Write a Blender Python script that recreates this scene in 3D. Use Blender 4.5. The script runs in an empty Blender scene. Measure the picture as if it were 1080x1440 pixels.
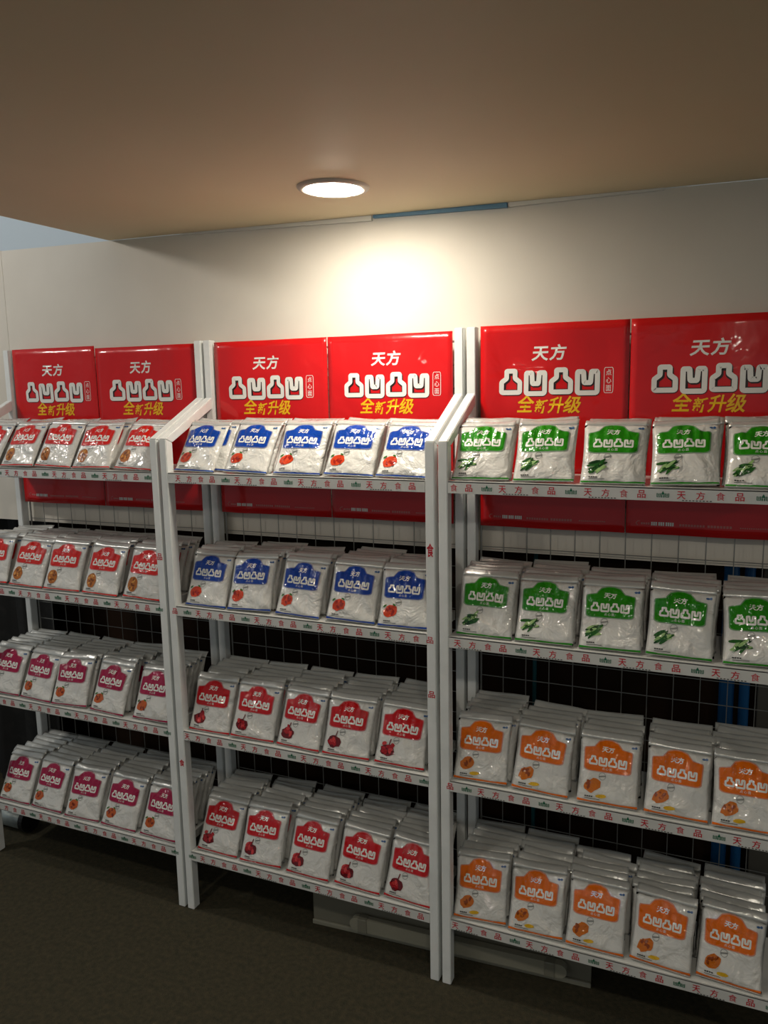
import bpy, bmesh, math, random
from mathutils import Vector, Matrix
random.seed(7)
S = bpy.context.scene
COL = S.collection

# ------------------------------------------------------------------ camera
CAM = Vector((0.6466, -2.0877, 1.5789)); YAW, PITCH, ROLL, FPX = 0.4113, 0.1545, -0.0192, 1114.9
F = Vector((-math.sin(YAW)*math.cos(PITCH), math.cos(YAW)*math.cos(PITCH), -math.sin(PITCH)))
R0 = Vector((math.cos(YAW), math.sin(YAW), 0)); U0 = R0.cross(F)
R1 = R0*math.cos(ROLL) + U0*math.sin(ROLL); U1 = -R0*math.sin(ROLL) + U0*math.cos(ROLL)
cd = bpy.data.cameras.new('camera'); cam = bpy.data.objects.new('camera', cd); COL.objects.link(cam)
cd.sensor_fit = 'HORIZONTAL'; cd.sensor_width = 36.0; cd.lens = 36.0*FPX/1080.0; cd.clip_start = 0.02
m = Matrix.Identity(4)
for i in range(3):
    m[i][0] = R1[i]; m[i][1] = U1[i]; m[i][2] = -F[i]; m[i][3] = CAM[i]
cam.matrix_world = m
S.camera = cam

# ------------------------------------------------------------------ light of the hall, exposure
w = bpy.data.worlds.new('hall_light'); S.world = w; w.use_nodes = True
bg = w.node_tree.nodes['Background']; bg.inputs[0].default_value = (0.86, 0.95, 1.0, 1); bg.inputs[1].default_value = 0.21
S.view_settings.view_transform = 'Standard'; S.view_settings.look = 'None'
S.view_settings.exposure = 0.0; S.view_settings.gamma = 1.0; S.view_settings.use_curve_mapping = False
LAMP_NEAR, LAMP_FAR_ADDED, LAMP_GLOBE_ADDED = 172.0, 112.0, 115.0           # strength of the visible downlight, the added downlights, the added globe

# ------------------------------------------------------------------ materials
MATS = {}
def mat(name, col, rough=0.5, metal=0.0, coat=0.0, noise=None, bump=None, spec=0.5, emit=0.0, alpha=1.0, trans=0.0, coat_rough=0.05):
    if name in MATS: return MATS[name]
    m = bpy.data.materials.new(name); m.use_nodes = True; nt = m.node_tree; b = nt.nodes['Principled BSDF']
    c = (*col, 1.0)
    b.inputs['Base Color'].default_value = c; b.inputs['Roughness'].default_value = rough
    b.inputs['Metallic'].default_value = metal; b.inputs['Coat Weight'].default_value = coat
    b.inputs['Coat Roughness'].default_value = coat_rough
    b.inputs['Specular IOR Level'].default_value = spec; b.inputs['Alpha'].default_value = alpha
    b.inputs['Transmission Weight'].default_value = trans
    if emit:
        b.inputs['Emission Color'].default_value = c; b.inputs['Emission Strength'].default_value = emit
    if noise or bump:
        tc = nt.nodes.new('ShaderNodeTexCoord'); oi = nt.nodes.new('ShaderNodeObjectInfo')
    if noise:                                   # (scale, second colour, low, high)
        n = nt.nodes.new('ShaderNodeTexNoise'); n.inputs['Scale'].default_value = noise[0]; n.inputs['Detail'].default_value = 5
        r = nt.nodes.new('ShaderNodeValToRGB'); r.color_ramp.elements[0].color = c; r.color_ramp.elements[1].color = (*noise[1], 1)
        r.color_ramp.elements[0].position = noise[2]; r.color_ramp.elements[1].position = noise[3]
        nt.links.new(tc.outputs['Object'], n.inputs['Vector']); nt.links.new(n.outputs['Fac'], r.inputs['Fac'])
        nt.links.new(r.outputs['Color'], b.inputs['Base Color'])
    if bump:                                    # (scale, strength, distance, per-object variation)
        n2 = nt.nodes.new('ShaderNodeTexNoise'); n2.noise_dimensions = '4D'; n2.inputs['Scale'].default_value = bump[0]; n2.inputs['Detail'].default_value = 3
        n2.inputs['Distortion'].default_value = 0.6
        mu = nt.nodes.new('ShaderNodeMath'); mu.operation = 'MULTIPLY'; mu.inputs[1].default_value = 37.0 if bump[3] else 0.0
        src = n2.outputs['Fac']
        if len(bump) > 4:                       # sharp creases of crumpled film
            n3 = nt.nodes.new('ShaderNodeTexNoise'); n3.noise_dimensions = '4D'; n3.noise_type = 'RIDGED_MULTIFRACTAL'; n3.inputs['Scale'].default_value = bump[4]; n3.inputs['Detail'].default_value = 1.5
            n3.inputs['Distortion'].default_value = 1.2
            nt.links.new(tc.outputs['Object'], n3.inputs['Vector']); nt.links.new(mu.outputs[0], n3.inputs['W'])
            pw = nt.nodes.new('ShaderNodeMath'); pw.operation = 'POWER'; pw.use_clamp = True; pw.inputs[1].default_value = 3.0; nt.links.new(n3.outputs['Fac'], pw.inputs[0])
            ad = nt.nodes.new('ShaderNodeMath'); ad.operation = 'MULTIPLY_ADD'; ad.inputs[1].default_value = bump[5]
            nt.links.new(pw.outputs[0], ad.inputs[0]); nt.links.new(n2.outputs['Fac'], ad.inputs[2]); src = ad.outputs[0]
        bp = nt.nodes.new('ShaderNodeBump'); bp.inputs['Strength'].default_value = bump[1]; bp.inputs['Distance'].default_value = bump[2]
        nt.links.new(oi.outputs['Random'], mu.inputs[0]); nt.links.new(mu.outputs[0], n2.inputs['W'])
        nt.links.new(tc.outputs['Object'], n2.inputs['Vector']); nt.links.new(src, bp.inputs['Height'])
        nt.links.new(bp.outputs['Normal'], b.inputs['Normal'])
        if coat: nt.links.new(bp.outputs['Normal'], b.inputs['Coat Normal'])
    MATS[name] = m; return m
def srgb(r, g, b):
    f = lambda c: (c/255/12.92 if c/255 <= .04045 else ((c/255+.055)/1.055)**2.4)
    return (f(r), f(g), f(b))
M_WALL = mat('wall_paint', srgb(226, 220, 208), 0.6, noise=(3.0, srgb(216, 210, 198), .35, .7), spec=.3)
M_CEIL = mat('ceiling_board', srgb(230, 214, 180), 0.6, noise=(1.5, srgb(224, 207, 170), .3, .7), spec=.3)
M_FLOOR = mat('carpet', srgb(54, 54, 44), 0.95, noise=(70, srgb(76, 69, 54), .3, .8), bump=(260, .8, .004, False), spec=.1)
M_DARK = mat('dark_board', srgb(40, 29, 19), 0.8, noise=(3.5, srgb(58, 36, 22), .4, .7), spec=.2)
M_POST = mat('white_steel', srgb(240, 243, 241), 0.35, noise=(14, srgb(226, 229, 227), .4, .75))
M_LIP = mat('shelf_enamel', srgb(222, 223, 219), 0.3, noise=(9, srgb(206, 207, 202), .4, .8), coat=.4, bump=(60, .12, .002, True))
M_WIRE = mat('galvanised_wire', srgb(150, 150, 145), 0.4, metal=.5)
M_RED = mat('poster_red', srgb(212, 22, 26), 0.30, coat=.5, coat_rough=.05, bump=(6, .35, .02, True), spec=.25)
M_PWHITE = mat('print_white', srgb(240, 240, 234), 0.35, coat=.3)
M_PBLACK = mat('print_black', srgb(34, 12, 12), 0.4)
M_YEL = mat('print_yellow', srgb(246, 196, 22), 0.35)
M_PINK = mat('print_faded', srgb(206, 120, 116), 0.4)
M_TRED = mat('tape_red', srgb(196, 22, 44), 0.35)
M_TGREEN = mat('tape_green', srgb(24, 104, 74), 0.35)
M_INK = mat('print_ink', srgb(60, 62, 60), 0.4)
M_FILM = mat('packet_film', srgb(226, 225, 219), 0.30, coat=1.0, coat_rough=.025, bump=(24, .95, .012, True, 12, .55), noise=(6, srgb(212, 212, 207), .4, .7))
M_SEAL = mat('packet_seal', srgb(206, 207, 203), 0.27, metal=.35, coat=.6, coat_rough=.07, bump=(60, .4, .004, True))
KINDS = {  # badge colour, food colours
    'scarlet': (srgb(212, 26, 14), [srgb(176, 104, 40), srgb(120, 62, 22), srgb(214, 150, 70)]),
    'blue':    (srgb(4, 62, 158), [srgb(206, 66, 32), srgb(150, 30, 20), srgb(60, 110, 40)]),
    'green':   (srgb(32, 136, 8), [srgb(34, 92, 34), srgb(16, 58, 24), srgb(150, 186, 120)]),
    'magenta': (srgb(160, 4, 64), [srgb(196, 92, 36), srgb(130, 46, 22), srgb(70, 120, 50)]),
    'red':     (srgb(198, 6, 18), [srgb(168, 14, 26), srgb(104, 8, 18), srgb(206, 60, 60)]),
    'orange':  (srgb(230, 108, 0), [srgb(206, 110, 24), srgb(146, 66, 14), srgb(222, 176, 40)]),
}
def ink(name, col): return mat(name, col, 0.4, spec=.12, coat=.75, coat_rough=.025, bump=(24, .95, .012, True, 12, .55))
M_FWHITE = mat('packet_lettering', srgb(238, 238, 230), 0.3, coat=.6)

# ------------------------------------------------------------------ helpers
def tag(o, label=None, cat=None, group=None, kind=None):
    if label: o['label'] = label
    if cat: o['category'] = cat
    if group: o['group'] = group
    if kind: o['kind'] = kind
    return o
def link(name, data, parent=None):
    o = bpy.data.objects.new(name, data); COL.objects.link(o)
    if parent is not None: o.parent = parent
    return o
def empty(name, loc):
    o = bpy.data.objects.new(name, None); COL.objects.link(o); o.location = loc; o.empty_display_size = .05
    return o
def mesh(name, verts, faces, mats, smooth=False, midx=None):
    me = bpy.data.meshes.new(name); me.from_pydata([tuple(v) for v in verts], [], faces)
    for mm in (mats if isinstance(mats, (list, tuple)) else [mats]): me.materials.append(mm)
    if midx:
        for p, i in zip(me.polygons, midx): p.material_index = i
    if smooth:
        for p in me.polygons: p.use_smooth = True
    me.update(); return me
def add_box(bm, x0, x1, y0, y1, z0, z1, bevel=0):
    r = bmesh.ops.create_cube(bm, size=1.0)
    for v in r['verts']:
        v.co = Vector(((x0+x1)/2 + v.co.x*(x1-x0), (y0+y1)/2 + v.co.y*(y1-y0), (z0+z1)/2 + v.co.z*(z1-z0)))
    if bevel:
        es = list({e for v in r['verts'] for e in v.link_edges})
        bmesh.ops.bevel(bm, geom=es, offset=bevel, segments=2, affect='EDGES', profile=.5)
def bm_mesh(name, bm, mats, smooth=False):
    me = bpy.data.meshes.new(name); bm.to_mesh(me); bm.free()
    for mm in (mats if isinstance(mats, (list, tuple)) else [mats]): me.materials.append(mm)
    if smooth:
        for p in me.polygons: p.use_smooth = True
    return me
def box_mesh(name, x0, x1, y0, y1, z0, z1, mats, bevel=0):
    bm = bmesh.new(); add_box(bm, x0, x1, y0, y1, z0, z1, bevel); return bm_mesh(name, bm, mats)
def cyl(bm, p0, p1, r, seg=10, r2=None):
    p0, p1 = Vector(p0), Vector(p1); d = p1-p0
    mt = Matrix.Translation((p0+p1)/2) @ d.to_track_quat('Z', 'Y').to_matrix().to_4x4()
    bmesh.ops.create_cone(bm, cap_ends=True, segments=seg, radius1=r, radius2=r if r2 is None else r2, depth=d.length, matrix=mt)
def lathe(bm, prof, seg=40):                   # prof: (r, z); closed ring profile
    rings = []
    for r, z in prof: rings.append([bm.verts.new((r*math.cos(2*math.pi*k/seg), r*math.sin(2*math.pi*k/seg), z)) for k in range(seg)])
    for a, b in zip(rings, rings[1:]):
        for k in range(seg): bm.faces.new((a[k], a[(k+1) % seg], b[(k+1) % seg], b[k]))

# 2D print shapes: list of (verts2d, faces, material index, lift)
def chaikin(P, n=2, closed=True):
    for _ in range(n):
        Q = []; L = len(P)
        for i in range(L if closed else L-1):
            a, b = P[i], P[(i+1) % L]
            Q += [(a[0]*.75+b[0]*.25, a[1]*.75+b[1]*.25), (a[0]*.25+b[0]*.75, a[1]*.25+b[1]*.75)]
        P = Q
    return P
def poly(P, mi=0, lift=0.0): return (list(P), [tuple(range(len(P)))], mi, lift)
def stroke(P, wd, mi=0, lift=0.0, closed=True):
    L = len(P); V = []; Fc = []
    for i in range(L):
        a = P[i-1] if (closed or i > 0) else P[i]; b = P[(i+1) % L] if (closed or i < L-1) else P[i]
        dx, dy = b[0]-a[0], b[1]-a[1]; l = math.hypot(dx, dy) or 1; nx, ny = -dy/l*wd/2, dx/l*wd/2
        V += [(P[i][0]+nx, P[i][1]+ny), (P[i][0]-nx, P[i][1]-ny)]
    for i in range(L if closed else L-1):
        j = (i+1) % L; Fc.append((2*i, 2*i+1, 2*j+1, 2*j))
    return (V, Fc, mi, lift)
TUP = [(0, 0), (1, 0), (1, .48), (.73, .66), (.73, 1), (.27, 1), (.27, .66), (0, .48)]      # convex character
AO = [(0, 0), (1, 0), (1, 1), (.70, 1), (.66, .46), (.34, .46), (.30, 1), (0, 1)]           # concave character
def dense(P, n=4):
    Q = []
    for i in range(len(P)):
        a, b = P[i], P[(i+1) % len(P)]
        for k in range(n): Q.append((a[0]+(b[0]-a[0])*k/n, a[1]+(b[1]-a[1])*k/n))
    return Q
def logo(x0, x1, z0, z1, th, mi, lift, dx=0, dz=0):
    out = []; wd = (x1-x0); g = wd*.018; cw = (wd-3*g)/4 - th; H = (z1-z0)-th
    for k, P in enumerate((TUP, AO, TUP, AO)):
        xx = x0 + th/2 + k*(cw+th+g); drop = -H*.10 if k % 2 else 0.0
        Q = chaikin(dense([(xx+a*cw+dx, z0+th/2+b*H*.95+drop*(1 if b > .5 else .6)+dz) for a, b in P], 4), 2)
        out.append(stroke(Q, th, mi, lift))
    return out
TXT = {}
def text2d(s, bold=0.0, shear=0.0):
    key = (s, bold, shear)
    if key in TXT: return TXT[key]
    cu = bpy.data.curves.new('t', 'FONT'); cu.body = s; cu.size = 1.0; cu.offset = bold; cu.shear = shear; cu.resolution_u = 3; cu.fill_mode = 'FRONT'
    o = bpy.data.objects.new('t', cu); COL.objects.link(o)
    dg = bpy.context.evaluated_depsgraph_get(); dg.update(); ev = o.evaluated_get(dg); me = ev.to_mesh()
    V = [(v.co.x, v.co.y) for v in me.vertices]; Fc = [tuple(p.vertices) for p in me.polygons]
    ev.to_mesh_clear(); bpy.data.objects.remove(o); bpy.data.curves.remove(cu)
    if not V: V = [(0, 0), (1, 0), (1, 1), (0, 1)]; Fc = [(0, 1, 2, 3)]
    TXT[key] = (V, Fc); return TXT[key]
def text(s, x0, x1, z0, z1, mi=0, lift=0.0, bold=0.0, shear=0.0):
    V, Fc = text2d(s, bold, shear)
    ax, bx = min(v[0] for v in V), max(v[0] for v in V); az, bz = min(v[1] for v in V), max(v[1] for v in V)
    return ([(x0+(v[0]-ax)/(bx-ax)*(x1-x0), z0+(v[1]-az)/(bz-az)*(z1-z0)) for v in V], Fc, mi, lift)
def ring(cx, cz, r, th, mi, lift, n=20):
    return stroke([(cx+r*math.cos(2*math.pi*k/n), cz+r*math.sin(2*math.pi*k/n)) for k in range(n)], th, mi, lift)
def disc(cx, cz, rx, rz, mi, lift, n=14, wob=0.0, ang=0.0, rnd=None):
    P = []
    for k in range(n):
        a = 2*math.pi*k/n; f = 1 + (rnd.uniform(-wob, wob) if rnd else 0)
        x, z = rx*f*math.cos(a), rz*f*math.sin(a)
        P.append((cx + x*math.cos(ang) - z*math.sin(ang), cz + x*math.sin(ang) + z*math.cos(ang)))
    return poly(P, mi, lift)
def print_mesh(name, shapes, mats, fmap, cx=(), cz=(), smooth=True):
    bm = bmesh.new()
    for V, Fc, mi, lift in shapes:
        vs = [bm.verts.new((x, lift, z)) for x, z in V]
        for f in Fc:
            try: fc = bm.faces.new([vs[i] for i in f]); fc.material_index = mi
            except ValueError: pass
    bmesh.ops.triangulate(bm, faces=[f for f in bm.faces if len(f.verts) > 4])
    for c in cx: bmesh.ops.bisect_plane(bm, geom=bm.verts[:]+bm.edges[:]+bm.faces[:], plane_co=(c, 0, 0), plane_no=(1, 0, 0), dist=1e-6)
    for c in cz: bmesh.ops.bisect_plane(bm, geom=bm.verts[:]+bm.edges[:]+bm.faces[:], plane_co=(0, 0, c), plane_no=(0, 0, 1), dist=1e-6)
    for v in bm.verts: v.co = fmap(v.co.x, v.co.z, v.co.y)
    bm.normal_update()
    for f in bm.faces:
        if f.normal.y > 0: f.normal_flip()
    return bm_mesh(name, bm, mats, smooth)

# ------------------------------------------------------------------ the room
W, D, ZT = 0.8332, 0.286, 1.45
SH = [1.356, 0.968, 0.585, 0.196]
def struct(name, me): return tag(link(name, me), kind='structure')
struct('floor', box_mesh('floor', -4.5, 4.0, -5.0, 1.2, -.06, 0, M_FLOOR))
def quadprism(name, P, z0, z1, mt):
    n = len(P); V = [(x, y, z0(x)) for x, y in P] + [(x, y, z1(x)) for x, y in P]
    Fc = [tuple(range(n))[::-1], tuple(range(n, 2*n))] + [(i, (i+1) % n, n+(i+1) % n, n+i) for i in range(n)]
    return mesh(name, V, Fc, mt)
zc = lambda x: 2.0487 - 0.0166*(x+0.25)
struct('ceiling', quadprism('ceiling', [(-1.205, -5.0), (4.0, -5.0), (4.0, -0.004), (-1.205, -0.004)], zc, lambda x: zc(x)+.05, M_CEIL))
wz = lambda x: zc(x) + (.02 if x > -1.3 else .0)
bmw = bmesh.new()
struct('wall_back', quadprism('wall_back', [(-1.688, 0), (4.0, 0), (4.0, .04), (-1.688, .04)], lambda x: 1.13, lambda x: zc(x)+.0, M_WALL))
struct('wall_back_side_panel', quadprism('wall_back_side_panel', [(-4.5, -.03), (-1.694, .004), (-1.694, .04), (-4.5, .01)], lambda x: 1.13, lambda x: 2.075, M_WALL))
struct('wall_lower', box_mesh('wall_lower', -4.5, 4.0, .26, .30, 0, 1.5, M_DARK))
struct('wall_hall', box_mesh('wall_hall', -4.5, .5, .55, .60, 0, 3.6, mat('hall_paint', srgb(206, 220, 230), .6)))
# strips of edging left between ceiling and wall
M_FOAM = mat('foam_edging', srgb(224, 222, 214), .6); M_BLUE = mat('blue_edging', srgb(96, 140, 170), .5)
def strip(x0, x1, h0, h1, mt, nm):
    V = [(x0, -.012, zc(x0)-.0005), (x1, -.012, zc(x1)-.0005), (x1, -.012, zc(x1)-h1), (x0, -.012, zc(x0)-h0), (x0, -.0015, zc(x0)-.0005), (x1, -.0015, zc(x1)-.0005), (x1, -.0015, zc(x1)-h1), (x0, -.0015, zc(x0)-h0)]
    return struct(nm, mesh(nm, V, [(0, 3, 2, 1), (4, 5, 6, 7), (0, 1, 5, 4), (3, 7, 6, 2), (0, 4, 7, 3), (1, 2, 6, 5)], mt))
strip(-.92, -.28, .004, .014, M_FOAM, 'trim_1'); strip(-.275, .10, .008, .012, M_BLUE, 'trim_2'); strip(.105, .48, .011, .005, M_FOAM, 'trim_3')

# recessed downlights: trim ring and glowing diffuser
def downlight(x, y, strength, label):
    r = empty('downlight', (x, y, zc(x))); r.rotation_euler = (0, math.atan(.0166), 0)
    bm = bmesh.new(); lathe(bm, [(.066, .001), (.066, -.004), (.072, -.008), (.082, -.006), (.0865, -.0005)])
    link('trim_ring', bm_mesh('trim_ring', bm, M_LRING, True), r)
    bm = bmesh.new(); lathe(bm, [(.0005, -.0135), (.02, -.0130), (.040, -.0115), (.056, -.0088), (.066, -.0050)]); bmesh.ops.recalc_face_normals(bm, faces=bm.faces[:])
    for f in bm.faces:
        if f.normal.z > 0: f.normal_flip()
    link('diffuser', bm_mesh('diffuser', bm, mat('lamp_glow_%d' % strength, (1.0, .915, .78), emit=strength)), r)
    return tag(r, label, 'ceiling light', 'recessed downlights')
def pendant(x, y, z, strength, label):
    r = empty('added_pendant_lamp', (x, y, z))
    bm = bmesh.new(); lathe(bm, [(.006, .155), (.016, .150), (.030, .130), (.034, .094), (.028, .088), (.001, .088)], 24); bmesh.ops.recalc_face_normals(bm, faces=bm.faces[:])
    link('lamp_holder', bm_mesh('lamp_holder', bm, M_LRING, True), r)
    bm = bmesh.new(); bmesh.ops.create_uvsphere(bm, u_segments=24, v_segments=14, radius=.09)
    link('glass_globe', bm_mesh('glass_globe', bm, mat('globe_glow', (1.0, .94, .86), emit=strength), True), r)
    bm = bmesh.new(); cyl(bm, (0, 0, .153), (0, 0, 1.6), .004, 8); link('cord', bm_mesh('cord', bm, mat('cord_black', srgb(30, 30, 30), .6)), r)
    return tag(r, label, 'added pendant lamp')
M_LRING = mat('lamp_ring', srgb(206, 194, 176), .35)
downlight(-.232, -.335, LAMP_NEAR, 'round glowing recessed downlight in the ceiling near the wall above the middle rack')
for i, (x, y) in enumerate(((-.9, -1.75), (.75, -1.75), (2.4, -1.75), (-.9, -3.3), (.75, -3.3))):  # unseen downlights, added to brighten the racks and make the packets sparkle
    downlight(x, y, LAMP_FAR_ADDED, 'added unseen downlight in the ceiling over the aisle, %s' % ('towards the left rack', 'in front of the right rack', 'beyond the right rack', 'second row, towards the left', 'second row, towards the right')[i])

pendant(-2.45, -1.05, 2.45, LAMP_GLOBE_ADDED, 'added unseen globe lamp hanging left of the ceiling edge to brighten the wall')  # globe added out of view to brighten the left wall and hall wall

# ------------------------------------------------------------------ racks
PW = .024
TAPE_T = .0008
def emblem(cx, z0, s):
    x = cx - s*.9
    return [poly([(cx-.35*s, z0+.5*s), (cx+.35*s, z0+.5*s), (cx, z0+1.15*s)], 0), poly([(cx-.28*s, z0), (cx-.08*s, z0), (cx-.08*s, z0+.45*s), (cx-.28*s, z0+.45*s)], 0), poly([(cx+.08*s, z0), (cx+.28*s, z0), (cx+.28*s, z0+.45*s), (cx+.08*s, z0+.45*s)], 0),
            stroke([(cx-.95*s, z0+.75*s), (cx-.95*s, z0+.08*s), (cx-.45*s, z0+.08*s), (cx-.45*s, z0+.75*s)], .16*s, 0, 0, False), stroke([(cx-.70*s, z0+.7*s), (cx-.70*s, z0+.2*s)], .14*s, 0, 0, False),
            stroke([(cx+.95*s, z0+.75*s), (cx+.95*s, z0+.08*s), (cx+.45*s, z0+.08*s), (cx+.45*s, z0+.75*s)], .16*s, 0, 0, False), stroke([(cx+.70*s, z0+.7*s), (cx+.70*s, z0+.2*s)], .14*s, 0, 0, False)]
def flat(y0): return lambda x, z, l: Vector((x, y0 - l, z))
CHAR = {c: print_mesh('tape_character', [text(c, -.0088, .0088, 0, .0172, 0, 0, 0.0 if c == '食' else .012, 0.0)], M_TRED, flat(0), smooth=False) for c in '天方食品'}
EMB = print_mesh('tape_emblem', emblem(0, 0, .0125), M_TGREEN, flat(0), smooth=False)
def make_rack(x0, label, tape_phase, scraps):
    r = empty('display_rack', (x0 + W/2, -D/2, 0)); X = -W/2; Y = D/2     # local offsets
    tag(r, label, 'display rack', 'white steel display racks')
    for s in (0, 1):
        xa = X + .005 if s == 0 else X + W - .005 - PW; xb = xa + PW
        # front post, mitred at its top
        def prism(name, P):
            V = [(xa, y+Y, z) for y, z in P] + [(xb, y+Y, z) for y, z in P]; n = len(P)
            Fc = [tuple(range(n)), tuple(range(2*n-1, n-1, -1))] + [(i, n+i, n+(i+1) % n, (i+1) % n) for i in range(n)]
            me = mesh(name, V, Fc, M_POST)
            bm = bmesh.new(); bm.from_mesh(me); bmesh.ops.recalc_face_normals(bm, faces=bm.faces[:])
            bmesh.ops.bevel(bm, geom=bm.edges[:], offset=.0018, segments=2, affect='EDGES'); bm.to_mesh(me); bm.free()
            return link(name, me, r)
        prism('front_post', [(-D, 0), (-D+.030, 0), (-D+.030, ZT-.012), (-D, ZT)])
        prism('side_arm', [(-D, ZT+.0005), (-D+.030, ZT-.0115), (-.056, 1.553-.024), (-.056, 1.562)])
        prism('back_post', [(-.055, 0), (-.025, 0), (-.025, 1.733), (-.055, 1.733)])
        if s == 0: pass
        bm = bmesh.new()                                   # small black feet
        add_box(bm, xa+.002, xb-.002, Y-D+.002, Y-D+.028, .0, .006)
    for k, z in enumerate(SH):
        # tray: plate, front lip, rear lip, side lips in one folded sheet
        bm = bmesh.new(); xa, xb = X+.0295, X+W-.0295
        add_box(bm, xa, xb, Y-D+.0005, Y-.057, z-.0035, z-.0005, 0)
        add_box(bm, xa, xb, Y-D+.0005, Y-D+.0035, z-.030, z-.0005, .0008)
        add_box(bm, xa, xb, Y-.060, Y-.057, z-.028, z-.0036)
        for xx in (xa, xb-.002): add_box(bm, xx, xx+.002, Y-D+.004, Y-.060, z-.026, z-.0036)
        sh = link('shelf', bm_mesh('shelf', bm, M_LIP), r)
        sh['label'] = 'white shelf tray, %s of the four levels' % ('top', 'second', 'third', 'bottom')[k]
        red, grn, dk = [], [], []
        per = .197; ph = (tape_phase[k]) % per; t = X - W + ph
        zt = z - .0055; ch = .0165
        while t < X + W:
            for j, c in enumerate('天方食品'):
                cx = t + per*(.19, .385, .585, .775)[j]
                if X+.004 < cx-.008 and cx+.008 < X+W-.004: red.append((c, cx))
            if X+.02 < t-.01 and t+.02 < X+W: grn.append(t)
            if X+.03 < t+per*.2 and t+per*.55 < X+W-.03:
                for j in range(9): dk.append(poly([(t+per*(.2+.035*j), zt-.0225), (t+per*(.22+.035*j), zt-.0225), (t+per*(.22+.035*j), zt-.0205), (t+per*(.2+.035*j), zt-.0205)]))
            t += per
        fm = flat(Y-D-.0004)
        for c, cx in red: o = link('tape_character', CHAR[c], sh); o.location = (cx, Y-D-.0004, zt-.019)
        for cx in grn: o = link('tape_emblem', EMB, sh); o.location = (cx, Y-D-.0004, zt-.0165)
        if dk: link('tape_small_print', print_mesh('tape_small_print', dk, M_INK, fm, smooth=False), sh)['kind'] = 'stuff'
    for s, z, ht, c in scraps:                             # shreds of printed tape stuck round the posts
        xa = X + .005 if s == 0 else X + W - .005 - PW
        sh_ = [text(c, xa+.003, xa+PW-.003, z, z+ht, 0, 0, .02)]
        link('tape_scrap', print_mesh('tape_scrap', sh_, M_TRED, flat(Y-D-.0004), smooth=False), r)
    # wire grid behind the shelves
    gx0, gx1, gz0, gz1 = X+.035, X+W-.035, .10, 1.70; bm = bmesh.new()
    for a, b in (((gx0, gz0), (gx1, gz0)), ((gx1, gz0), (gx1, gz1)), ((gx1, gz1), (gx0, gz1)), ((gx0, gz1), (gx0, gz0))):
        cyl(bm, (a[0], Y-.022, a[1]), (b[0], Y-.022, b[1]), .003, 6)
    g = link('wire_grid', bm_mesh('wire_grid', bm, M_WIRE), r); g['label'] = 'grey wire grid behind the shelves'
    n = 12; st = (gx1-gx0)/n
    bm = bmesh.new(); cyl(bm, (0, 0, gz0), (0, 0, gz1), .0013, 6); mv = bm_mesh('wire', bm, M_WIRE)
    bm = bmesh.new(); cyl(bm, (gx0, 0, 0), (gx1, 0, 0), .0013, 6); mh = bm_mesh('wire', bm, M_WIRE)
    for i in range(1, n): o = link('wire', mv, g); o.location = (gx0+i*st, Y-.0225, 0)
    for i in range(1, 26): o = link('wire', mh, g); o.location = (0, Y-.0200, gz0+i*.0615)
    return r
make_rack(-2*W, 'white steel rack at left holding scarlet and magenta packets', [.05, .06, .06, .06], [(1, 1.10, .02, '品')])
make_rack(-W, 'white steel rack in the middle holding blue and red packets', [.072, .115, .05, .08], [(0, .47, .022, '食'), (1, 1.165, .035, '食'), (1, .80, .018, '品')])
make_rack(0, 'white steel rack at right holding green and orange packets', [.172, .06, .12, .05], [])

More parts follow.
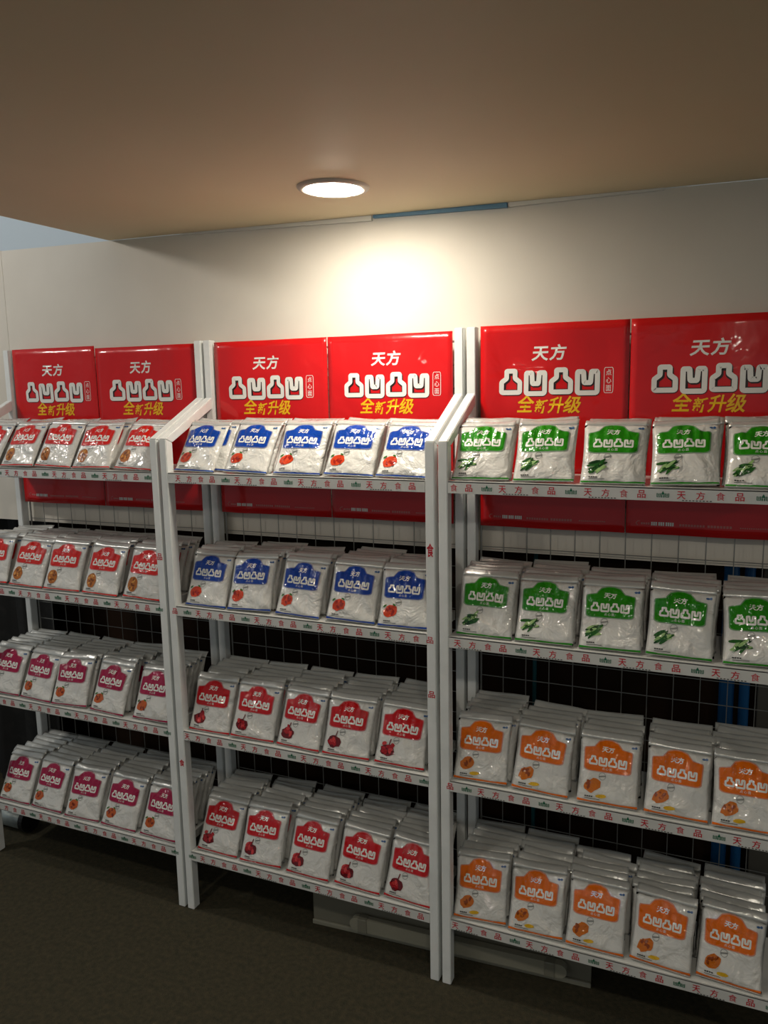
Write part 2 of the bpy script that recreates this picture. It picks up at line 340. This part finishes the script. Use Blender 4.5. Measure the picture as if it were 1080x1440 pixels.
# ------------------------------------------------------------------ posters
def poster(x0, x1, label, seedv, zt=1.731, zb=1.208):
    rnd = random.Random(seedv); wd = x1-x0; cx = (x0+x1)/2
    r = empty('poster', (cx, -.044, zb)); tag(r, label, 'poster', 'red posters along the rack tops')
    ka, kb, kc, ke = rnd.uniform(2, 4), rnd.uniform(0, 6), rnd.uniform(2, 4), rnd.uniform(0, 6)
    amp = .0055
    def h(x, z):                                     # slightly buckled sheet
        u = (x+wd/2)/wd; v = z/(zt-zb)
        edge = min(1.0, 6*u, 6*(1-u))
        return amp*edge*(math.sin(ka*u*3+kb)*.6+math.sin(kc*v*3+ke+u*2)*.5)
    n, k = 22, 26; V = []; Fc = []
    for s in (0, 1):
        for j in range(k+1):
            for i in range(n+1):
                x = -wd/2+wd*i/n; z = (zt-zb)*j/k; V.append((x, -h(x, z) + s*.0006, z))
    q = (n+1)*(k+1)
    for j in range(k):
        for i in range(n):
            p = j*(n+1)+i; Fc.append((p, p+1, p+n+2, p+n+1)); Fc.append((q+p+n+1, q+p+n+2, q+p+1, q+p))
    rim = [i for i in range(n+1)] + [j*(n+1)+n for j in range(1, k+1)] + [k*(n+1)+i for i in range(n-1, -1, -1)] + [j*(n+1) for j in range(k-1, 0, -1)]
    for i in range(len(rim)): A, B = rim[i], rim[(i+1) % len(rim)]; Fc.append((B, A, q+A, q+B))
    ms = mesh('sheet', V, Fc, M_RED, True)
    for p in list(ms.polygons)[-len(rim):]: p.use_smooth = False
    link('sheet', ms, r)
    fm = lambda x, z, l: Vector((x, -h(x, z)-.0005-l, z))
    o = -wd/2; zz = lambda z: z-zb
    cuts = [o+wd*i/14 for i in range(1, 14)]; cz_ = [zz(1.5+.02*i) for i in range(10)]
    for sb, sw in zip(logo(o+.050, o+.306, zz(1.556), zz(1.626), .0162, 1, .0000, .0016, -.0022), logo(o+.050, o+.306, zz(1.556), zz(1.626), .0122, 0, .0003)):
        lg = link('logo_character', print_mesh('logo_character', [sb, sw], [M_PWHITE, M_PBLACK], fm, cuts, cz_), r); lg['label'] = 'white rounded logo character with dark outline'
    for i, ch in enumerate('天方'):
        link('brand_character', print_mesh('brand_character', [text(ch, o+.134+.046*i, o+.178+.046*i, zz(1.641), zz(1.677+.004*i), 0, 0, .025, .12)], [M_PWHITE], fm, cuts, cz_), r)
    fx0, fx1, fz0, fz1 = o+.316, o+.338, zz(1.558), zz(1.620)
    sf = link('stamp_frame', print_mesh('stamp_frame', [stroke(chaikin(dense([(fx0, fz0), (fx1, fz0), (fx1, fz1), (fx0, fz1)], 3), 2), .0013)], [M_PWHITE], fm, cuts, cz_), r)
    for i, c in enumerate('点心面'): link('stamp_character', print_mesh('stamp_character', [text(c, fx0+.0045, fx1-.0045, fz1-.0195*(i+1)+.0005, fz1-.0195*i-.0045)], [M_PWHITE], fm, cuts, cz_), sf)
    sh = []
    for i, c in enumerate('全新升级'):
        sz = (.046, .036, .042, .044)[i]; xx = o+.098+(.0, .046, .080, .120)[i]; lo = zz((1.511, 1.508, 1.508, 1.508)[i])
        y = link('slogan_character', print_mesh('slogan_character', [text(c, xx, xx+sz, lo, lo+sz, 0, 0, .02, .2)], [M_YEL], fm, cuts, cz_), r); y['label'] = 'yellow slogan character'
    sh = []; zf = zz(1.229)
    def bars(xa, n_, bw, gap, hh, zo, mi):
        for i in range(n_): x = xa+i*(bw+gap); sh.append(poly([(x, zf+zo), (x+bw, zf+zo), (x+bw, zf+zo+hh), (x, zf+zo+hh)], mi))
    sh.append(stroke([(o+.028, zf+.001), (o+.024, zf+.006), (o+.028, zf+.011), (o+.033, zf+.0115)], .002, 1, 0, False))
    bars(o+.036, 4, .004, .0015, .005, .003, 1); bars(o+.060, 3, .0038, .0012, .009, .001, 0); bars(o+.077, 3, .0038, .0012, .009, .001, 0); bars(o+.094, 4, .0038, .0012, .009, .001, 0)
    bars(o+.126, 9, .0048, .0018, .0055, .002, 1); bars(o+.190, 8, .0052, .0018, .0060, .002, 1); bars(o+.262, 14, .003, .0018, .003, .003, 1)
    f = link('footer_print', print_mesh('footer_print', sh, [M_PWHITE, M_PINK], fm, cuts), r); f['label'] = 'small white printed footer line'; f['kind'] = 'stuff'
    return r
for i, (a, b, l) in enumerate(((-1.629, -1.2645, 'left poster on the left rack'), (-1.2615, -.868, 'right poster on the left rack'), (-.796, -.4125, 'left poster on the middle rack'), (-.4095, -.037, 'right poster on the middle rack'), (.040, .4155, 'left poster on the right rack'), (.4185, .793, 'right poster on the right rack'))):
    poster(a, b, 'glossy red poster with white lettering, ' + l, 40+i, 1.734 - (.008 if 0 < i < 4 else 0))

# ------------------------------------------------------------------ snack packets
BW, BH, BT = .142, .150, .0225
NV = 6
def bag_shape(k):
    rnd = random.Random(100+k)
    waves = [(rnd.uniform(2, 9), rnd.uniform(2, 9), rnd.uniform(0, 6.3), rnd.uniform(.0003, .0009)) for _ in range(7)]
    radial = [(rnd.uniform(.1, .9), rnd.choice((0, 1)), rnd.uniform(6, 12), rnd.uniform(.0005, .0011)) for _ in range(3)]
    def th(u, v):
        fu = max(0.0, 1-abs(2*u-1)**3.2)**.62
        vv = v**.85
        fv = max(0.0, 1-abs(2*vv-1)**3.4)**.60
        return BT/2*fu*fv
    def h(u, v):                                   # front height above mid plane
        e = min(1, 8*u, 8*(1-u)) * min(1, 8*v, 8*(1-v))
        s = sum(a*math.sin(p*u*2+q_*v*2+ph) for p, q_, ph, a in waves)
        for cu, cv, fq, am in radial:              # puckers running from the seals
            d = abs(v-cv)
            s += am*math.sin(fq*(u-cu)*4)*max(0, 1-2.2*d)*(1.6 if d > .03 else 1)
        return th(u, v) + s*e
    def edge(v):                                   # half-width: waist slightly pulled in
        return BW/2*(1-.035*math.sin(math.pi*v))
    return th, h, edge
SHAPES = [bag_shape(k) for k in range(NV)]
def bag_map(k, off=.0009):
    th, h, edge = SHAPES[k]
    def f(x, z, l):                                # x, z as fractions of the face
        u, v = x, z
        return Vector(((2*u-1)*edge(v), -h(u, v)-off-l, v*BH))
    return f
def pouch_mesh(k):
    th, h, edge = SHAPES[k]; n, m_ = 20, 22; V = []; Fc = []
    for s in (0, 1):
        for j in range(m_+1):
            for i in range(n+1):
                u, v = i/n, j/m_; x = (2*u-1)*edge(v)
                V.append((x, -h(u, v) if s == 0 else th(u, v), v*BH))
    q = (n+1)*(m_+1)
    for j in range(m_):
        for i in range(n):
            p = j*(n+1)+i; Fc.append((p, p+1, p+n+2, p+n+1)); Fc.append((q+p+n+1, q+p+n+2, q+p+1, q+p))
    me = mesh('pouch', V, Fc, M_FILM, True)
    bm = bmesh.new(); bm.from_mesh(me); bmesh.ops.remove_doubles(bm, verts=bm.verts[:], dist=1e-5); bmesh.ops.recalc_face_normals(bm, faces=bm.faces[:]); bm.to_mesh(me); bm.free()
    for p in me.polygons: p.use_smooth = True
    return me
def seal_mesh(k, top=True):
    rnd = random.Random(300+k+(50 if top else 0)); th, h, edge = SHAPES[k]
    n = 20; rows = [(0, 0), (.35, .002), (.7, .006), (1, .011)] if top else [(0, 0), (.5, -.001), (1, -.003)]
    L = .021 if top else .009; V = []; Fc = []; ph = rnd.uniform(0, 6); fq = rnd.uniform(2, 7); bend = rnd.uniform(.5, 1.3)
    for s in (0, 1):
        for t, back in rows:
            for i in range(n+1):
                u = i/n; x = (2*u-1)*edge(1)*(1-.01*t)
                wob = (.0030*math.sin(fq*u+ph)+.0011*math.sin(fq*u*2.3+ph*2)+.0005*math.sin(fq*u*6+ph))*t*bend
                z = BH + t*L*(1+.04*math.sin(u*fq+ph*3)) if top else -t*L*.0 - t*.001
                y = back+wob if top else -t*L
                V.append((x, y + s*.0009, (z if top else .0012 - t*.0012)+ (0 if top else .0006*s)))
    R_ = len(rows); q = R_*(n+1)
    for j in range(R_-1):
        for i in range(n):
            p = j*(n+1)+i; Fc.append((p, p+1, p+n+2, p+n+1)); Fc.append((q+p+n+1, q+p+n+2, q+p+1, q+p))
    rim = list(range(n+1)) + [j*(n+1)+n for j in range(1, R_)] + [(R_-1)*(n+1)+i for i in range(n-1, -1, -1)] + [j*(n+1) for j in range(R_-2, 0, -1)]
    for i in range(len(rim)): A, B = rim[i], rim[(i+1) % len(rim)]; Fc.append((B, A, q+A, q+B))
    me = mesh('top_seal' if top else 'bottom_seal', V, Fc, M_SEAL, True)
    bm = bmesh.new(); bm.from_mesh(me); bmesh.ops.recalc_face_normals(bm, faces=bm.faces[:]); bm.to_mesh(me); bm.free()
    return me
CU = [i/20 for i in range(1, 20)]; CV = [j/22 for j in range(1, 22)]
BADGE = [(.09, .50), (.86, .50), (.87, .84), (.70, .865), (.62, .955), (.52, .985), (.42, .985), (.32, .955), (.25, .865), (.08, .84)]
def badge_outline(grow=0.0):
    P = chaikin(dense(BADGE, 3), 2); c = (.475, .70)
    return [(c[0]+(x-c[0])*(1+grow), c[1]+(z-c[1])*(1+grow*1.6)) for x, z in P]
POUCH = [pouch_mesh(k) for k in range(NV)]; TOP = [seal_mesh(k, True) for k in range(NV)]; BOT = [seal_mesh(k, False) for k in range(NV)]
LET, STAMP, FINE, MINI = [], [], [], []
for k in range(NV):
    fm = bag_map(k)
    sh = logo(.155, .80, .585, .735, .030, 0, .0007) + [text('天方', .365, .575, .80, .895, 0, .0006, .035, .1)]
    for i, c in enumerate('点心面'): sh.append(text(c, .39+.06*i, .435+.06*i, .525, .565, 0, .0006))
    LET.append(print_mesh('badge_lettering', sh, M_FWHITE, fm, CU[::2], CV[::2]))
    sh = [ring(.40, .425, .056, .007, 0, .0002), stroke([(.340, .413), (.460, .437)], .022, 0, .0002, False)]
    STAMP.append(print_mesh('stamp', sh, mat('stamp_grey', srgb(128, 130, 126), .4), fm, CU[::2], CV[::2]))
    sh = [poly([(.13+.035*i, .085), (.158+.035*i, .085), (.158+.035*i, .105), (.13+.035*i, .105)], 0, .0002) for i in range(4)] + [poly([(.13, .06), (.38, .06), (.38, .068), (.13, .068)], 0, .0002)]
    FINE.append(print_mesh('fine_print', sh, M_INK, fm, CU[::2], CV[::2]))
    sh = [disc(.875, .925, .028, .016, 0, .0002), disc(.92, .93, .02, .02, 0, .0002)]
    MINI.append(print_mesh('corner_mark', sh, mat('corner_blue', srgb(52, 96, 150), .35), fm, CU, CV))
BADGES, FOODS, BANDS = {}, {}, {}
FLAT_LIGHT = {}
for kn, (bc, fc) in KINDS.items():
    mb = ink('badge_'+kn, bc); ml = ink('badge_rim_'+kn, tuple(min(1, c*.6+.20) for c in bc)); fmats = [ink('food_%s_%d' % (kn, i), c) for i, c in enumerate(fc)]
    for k in range(NV):
        fm = bag_map(k)
        sh = [poly(badge_outline(.045), 1, 0), poly(badge_outline(), 0, .0003)]
        BADGES[kn, k] = print_mesh('badge', sh, [mb, ml], fm, CU, CV)
        rnd = random.Random(k*7+len(kn)); sh = []; cx, cz = .0, .0
        if kn == 'green':
            for i in range(16):
                a = .5+rnd.uniform(-.5, .5); sh.append(disc(cx+rnd.uniform(-.06, .07), cz+rnd.uniform(-.04, .06), .085, .020, (0, 1, 0, 2)[i % 4], .0002+.00003*i, 10, .12, a, rnd))
        elif kn == 'scarlet':
            sh.append(disc(cx, cz, .115, .125, 0, .0002, 18, .05, .4, rnd))
            for i in range(9): sh.append(disc(cx+rnd.uniform(-.07, .07), cz+rnd.uniform(-.08, .08), .03, .018, (1, 2)[i % 2], .0004+.00003*i, 8, .2, rnd.uniform(0, 3), rnd))
        elif kn == 'red':
            sh.append(disc(cx, cz-.02, .125, .085, 1, .0002, 16, .12, 0, rnd)); 
            for i in range(9): sh.append(disc(cx+rnd.uniform(-.08, .08), cz+rnd.uniform(-.05, .07), .045, .026, (0, 0, 2)[i % 3], .0004+.00003*i, 9, .2, rnd.uniform(0, 3), rnd))
            sh.append(stroke([(cx+.02, cz+.06), (cx+.04, cz+.14)], .018, 1, .0008, False))
        elif kn == 'orange':
            sh.append(disc(cx, cz, .115, .08, 0, .0002, 16, .14, .5, rnd)); sh.append(disc(cx+.13, cz-.12, .075, .025, 2, .0002, 12, .1, .1, rnd))
            for i in range(7): sh.append(disc(cx+rnd.uniform(-.07, .06), cz+rnd.uniform(-.05, .05), .035, .02, (1, 0)[i % 2], .0004+.00003*i, 8, .2, rnd.uniform(0, 3), rnd))
        else:
            sh.append(disc(cx, cz, .12, .085, 0, .0002, 16, .08, .3, rnd))
            for i in range(7): sh.append(disc(cx+rnd.uniform(-.07, .07), cz+rnd.uniform(-.05, .05), .04, .02, (1, 0)[i % 2], .0004+.00003*i, 8, .2, rnd.uniform(0, 3), rnd))
            sh.append(disc(cx-.10, cz+.07, .035, .014, 2, .0008, 8, .1, .6, rnd)); sh.append(disc(cx+.06, cz+.09, .03, .014, 2, .0008, 8, .1, -.4, rnd))
        sh = [([(.245+x*1.22, .265+z_*1.22) for x, z_ in V_], F_, mi_, l_) for V_, F_, mi_, l_ in sh]
        FOODS[kn, k] = print_mesh('food_picture', sh, fmats, fm, CU[::2], CV[::2])
        sh = [poly([(.01, .012), (.30, .016), (.60, .012), (.99, .014), (.99, .045), (.70, .030), (.45, .036), (.20, .030), (.01, .046)], 0, 0)]
        BANDS[kn, k] = print_mesh('bottom_band', sh, mb, fm, CU, CV)
PV = []
for k in range(NV):
    PV.append([v.co.copy() for v in POUCH[k].vertices] + [v.co.copy() for v in BOT[k].vertices])
ORD = ['first', 'second', 'third', 'fourth', 'fifth', 'sixth', 'seventh', 'eighth']
RK = ['left', 'middle', 'right']; SHN = ['top', 'second', 'third', 'bottom']
def place(kn, k, x, y, z, lean, yaw, tilt, front, label, group):
    r = empty('snack_packet', (0, 0, 0)); r.rotation_euler = (-lean, tilt, yaw)
    mt = r.rotation_euler.to_matrix(); mz = min((mt @ c).z for c in PV[k][::3])
    r.location = (x, y, z - mz + .0004)
    tag(r, label, 'snack packet', group)
    link('pouch', POUCH[k], r); link('top_seal', TOP[k], r)
    b = link('badge', BADGES[kn, k], r)
    link('corner_mark', MINI[k], r)
    if front:
        b['label'] = kn + ' badge'
        link('bottom_seal', BOT[k], r)
        link('badge_lettering', LET[k], b); link('food_picture', FOODS[kn, k], r); link('stamp', STAMP[k], r); link('fine_print', FINE[k], r)['kind'] = 'stuff'; link('bottom_band', BANDS[kn, k], r)
    return r
LAY = {  # left edge of the front packet of each column, per rack and shelf
 (0,0): [-1.630, -1.478, -1.328, -1.176, -1.018], (0,1): [-1.636, -1.486, -1.334, -1.178, -1.017], (0,2): [-1.6345, -1.488, -1.342, -1.186, -1.014], (0,3): [-1.630, -1.482, -1.328, -1.174, -1.015],
 (1,0): [-.800, -.630, -.470, -.318, -.172], (1,1): [-.785, -.638, -.484, -.323, -.166], (1,2): [-.796, -.648, -.498, -.348, -.190], (1,3): [-.792, -.640, -.482, -.324, -.171],
 (2,0): [.033, .184, .340, .492, .642], (2,1): [.042, .190, .343, .493, .655], (2,2): [.033, .184, .346, .500, .648], (2,3): [.032, .178, .325, .478, .629]}
KIND = {(0,0): 'scarlet', (0,1): 'scarlet', (0,2): 'magenta', (0,3): 'magenta', (1,0): 'blue', (1,1): 'blue', (1,2): 'red', (1,3): 'red', (2,0): 'green', (2,1): 'green', (2,2): 'orange', (2,3): 'orange'}
DEP = {(0,0): [3,3,3,3,2], (0,1): [6,6,6,6,6], (0,2): [7,7,7,7,6], (0,3): [7,7,7,7,7], (1,0): [2,3,3,3,2], (1,1): [5,6,5,6,5], (1,2): [6,6,6,6,6], (1,3): [6,7,7,7,7], (2,0): [2,2,2,3,3], (2,1): [5,6,5,5,5], (2,2): [6,5,5,5,6], (2,3): [6,6,5,6,6]}
rp = random.Random(21)
for (ri, si), L in LAY.items():
    kn = KIND[ri, si]; z = SH[si]; x_lo, x_hi = (ri-2)*W+.031, (ri-1)*W-.031
    for ci, xl in enumerate(L):
        nd = DEP[ri, si][ci]; pitch = .0305 if nd <= 6 else .0268
        base = math.radians((30, 21, 22, 24)[si])
        for d in range(nd):
            x = xl + BW/2; yaw = math.radians(rp.uniform(-4, 4)); tilt = math.radians(rp.uniform(-2.2, 2.2)); lean = base + math.radians(rp.uniform(-1.6, 1.6)) + math.radians((2.5 if d == 0 else 0))
            if d: x += rp.uniform(-.006, .006)
            if (ri, si, ci) == (1, 0, 0) and d: x += .020
            x = min(max(x, x_lo+BW/2), x_hi-BW/2)
            y = -D + .019 + d*pitch
            pos = 'at the front' if d == 0 else ORD[d] + ' from front'
            col = 'at the left end' if ci == 0 else ('at the right end' if ci == 4 else ORD[ci] + ' column')
            lab = 'white packet with %s badge, %s rack %s shelf, %s, %s' % (kn, RK[ri], SHN[si], col, pos)
            place(kn, rp.randrange(NV), x, y, z, lean, yaw, tilt, d == 0 or (d == 1 and (ri, si, ci) == (1, 0, 0)), lab, '%s badge packets on the %s rack' % (kn, RK[ri]))

# ------------------------------------------------------------------ things under and behind the racks
M_PLAS = mat('clear_plastic', srgb(140, 138, 124), .3, alpha=.6, coat=.3)
M_PLAS2 = mat('clear_plastic_bar', srgb(160, 158, 142), .25, alpha=.75, coat=.4)
r = empty('plastic_channel', (-.03, -.17, 0)); r.rotation_euler = (0, 0, math.radians(3.2)); tag(r, 'grey translucent plastic channel lying on the floor under the middle and right racks', 'plastic channel')
link('back_panel', box_mesh('back_panel', -.405, .405, -.003, .003, 0, .125, M_PLAS, .001), r)
link('lower_rib', box_mesh('lower_rib', -.405, .405, -.012, -.0035, 0, .014, M_PLAS2, .002), r)
bm = bmesh.new(); P = []
for k in range(12): a = math.pi/2 + math.pi*k/11; P.append((-.255+.020*math.cos(a), .047+.020*math.sin(a)))
for k in range(12): a = -math.pi/2 + math.pi*k/11; P.append((.325+.020*math.cos(a), .047+.020*math.sin(a)))
n = len(P); V = [(x, -.034, zz_) for x, zz_ in P] + [(x, -.013, zz_) for x, zz_ in P]
bar = link('tube_bar', mesh('tube_bar', V, [tuple(range(n)), tuple(range(2*n-1, n-1, -1))] + [(i, n+i, n+(i+1) % n, (i+1) % n) for i in range(n)], M_PLAS2), r)
for xx in (-.235, .300): link('end_clip', box_mesh('end_clip', xx-.014, xx+.014, -.038, -.011, .025, .069, M_PLAS, .003), bar)
M_TUBE = mat('dull_metal', srgb(176, 186, 186), .3, metal=.45); M_BLK = mat('black_rubber', srgb(16, 16, 16), .6)
r = empty('metal_canister', (-1.82, -.14, .045)); tag(r, 'silver ribbed metal canister lying on the floor under the left rack', 'canister')
bm = bmesh.new(); prof = [(.0, -.17), (.030, -.17), (.036, -.165), (.040, -.10), (.043, -.095), (.040, -.09), (.040, .05), (.043, .055), (.040, .06), (.040, .165), (.0, .165)]
lathe(bm, prof, 24)
for v in bm.verts: v.co = Vector((v.co.z, v.co.y, v.co.x))
bmesh.ops.recalc_face_normals(bm, faces=bm.faces[:]); link('shell', bm_mesh('shell', bm, M_TUBE, True), r)
bm = bmesh.new(); cyl(bm, (.1655, 0, 0), (.185, 0, 0), .045, 24); link('end_cap', bm_mesh('end_cap', bm, M_BLK), r)
M_PIPE = mat('blue_plastic', srgb(16, 92, 150), .4); M_TEAL = mat('teal_plastic', srgb(20, 84, 92), .5); M_GREYB = mat('grey_board', srgb(96, 94, 86), .7)
for x, rad, mt, lab in ((.670, .019, M_PIPE, 'thicker blue pole standing behind the wire grid of the right rack'), (.713, .013, M_PIPE, 'thinner blue pole standing beside the grey board behind the right rack'), (.155, .006, M_TEAL, 'thin teal pole standing behind the wire grid of the right rack')):
    bm = bmesh.new(); cyl(bm, (0, 0, 0), (0, 0, 1.3), rad, 16); cyl(bm, (0, 0, 0), (0, 0, .02), rad*1.35, 16)
    o = link('standing_pole', bm_mesh('standing_pole', bm, mt)); o.location = (x, .12, 0); tag(o, lab, 'pole', 'poles behind the right rack')
o = link('leaning_board', box_mesh('leaning_board', -.16, .16, -.012, .012, 0, 1.25, M_GREYB, .003)); o.location = (.905, .14, 0); tag(o, 'grey board standing upright behind the right rack', 'board')
# black cloth hanging beyond the left rack
V = []; Fc = []; n = 40
for s in (0, 1):
    for j in range(7):
        for i in range(n+1):
            x = -.62 + 1.0*i/n; z = 1.1*j/6; y = .028*math.sin(i*.9)+.012*math.sin(i*2.3+j*.4); V.append((x, y*(1.15-.4*z) + s*.004, z))
q = 7*(n+1)
for j in range(6):
    for i in range(n):
        p = j*(n+1)+i; Fc.append((p, p+1, p+n+2, p+n+1)); Fc.append((q+p+n+1, q+p+n+2, q+p+1, q+p))
M_CLOTH = mat('black_cloth', srgb(20, 20, 19), .8, noise=(30, srgb(34, 33, 31), .5, .8))
o = link('hanging_cloth', mesh('hanging_cloth', V, Fc, M_CLOTH, True)); o.location = (-2.07, .12, .02); tag(o, 'black cloth hanging in folds beyond the left rack', 'cloth')
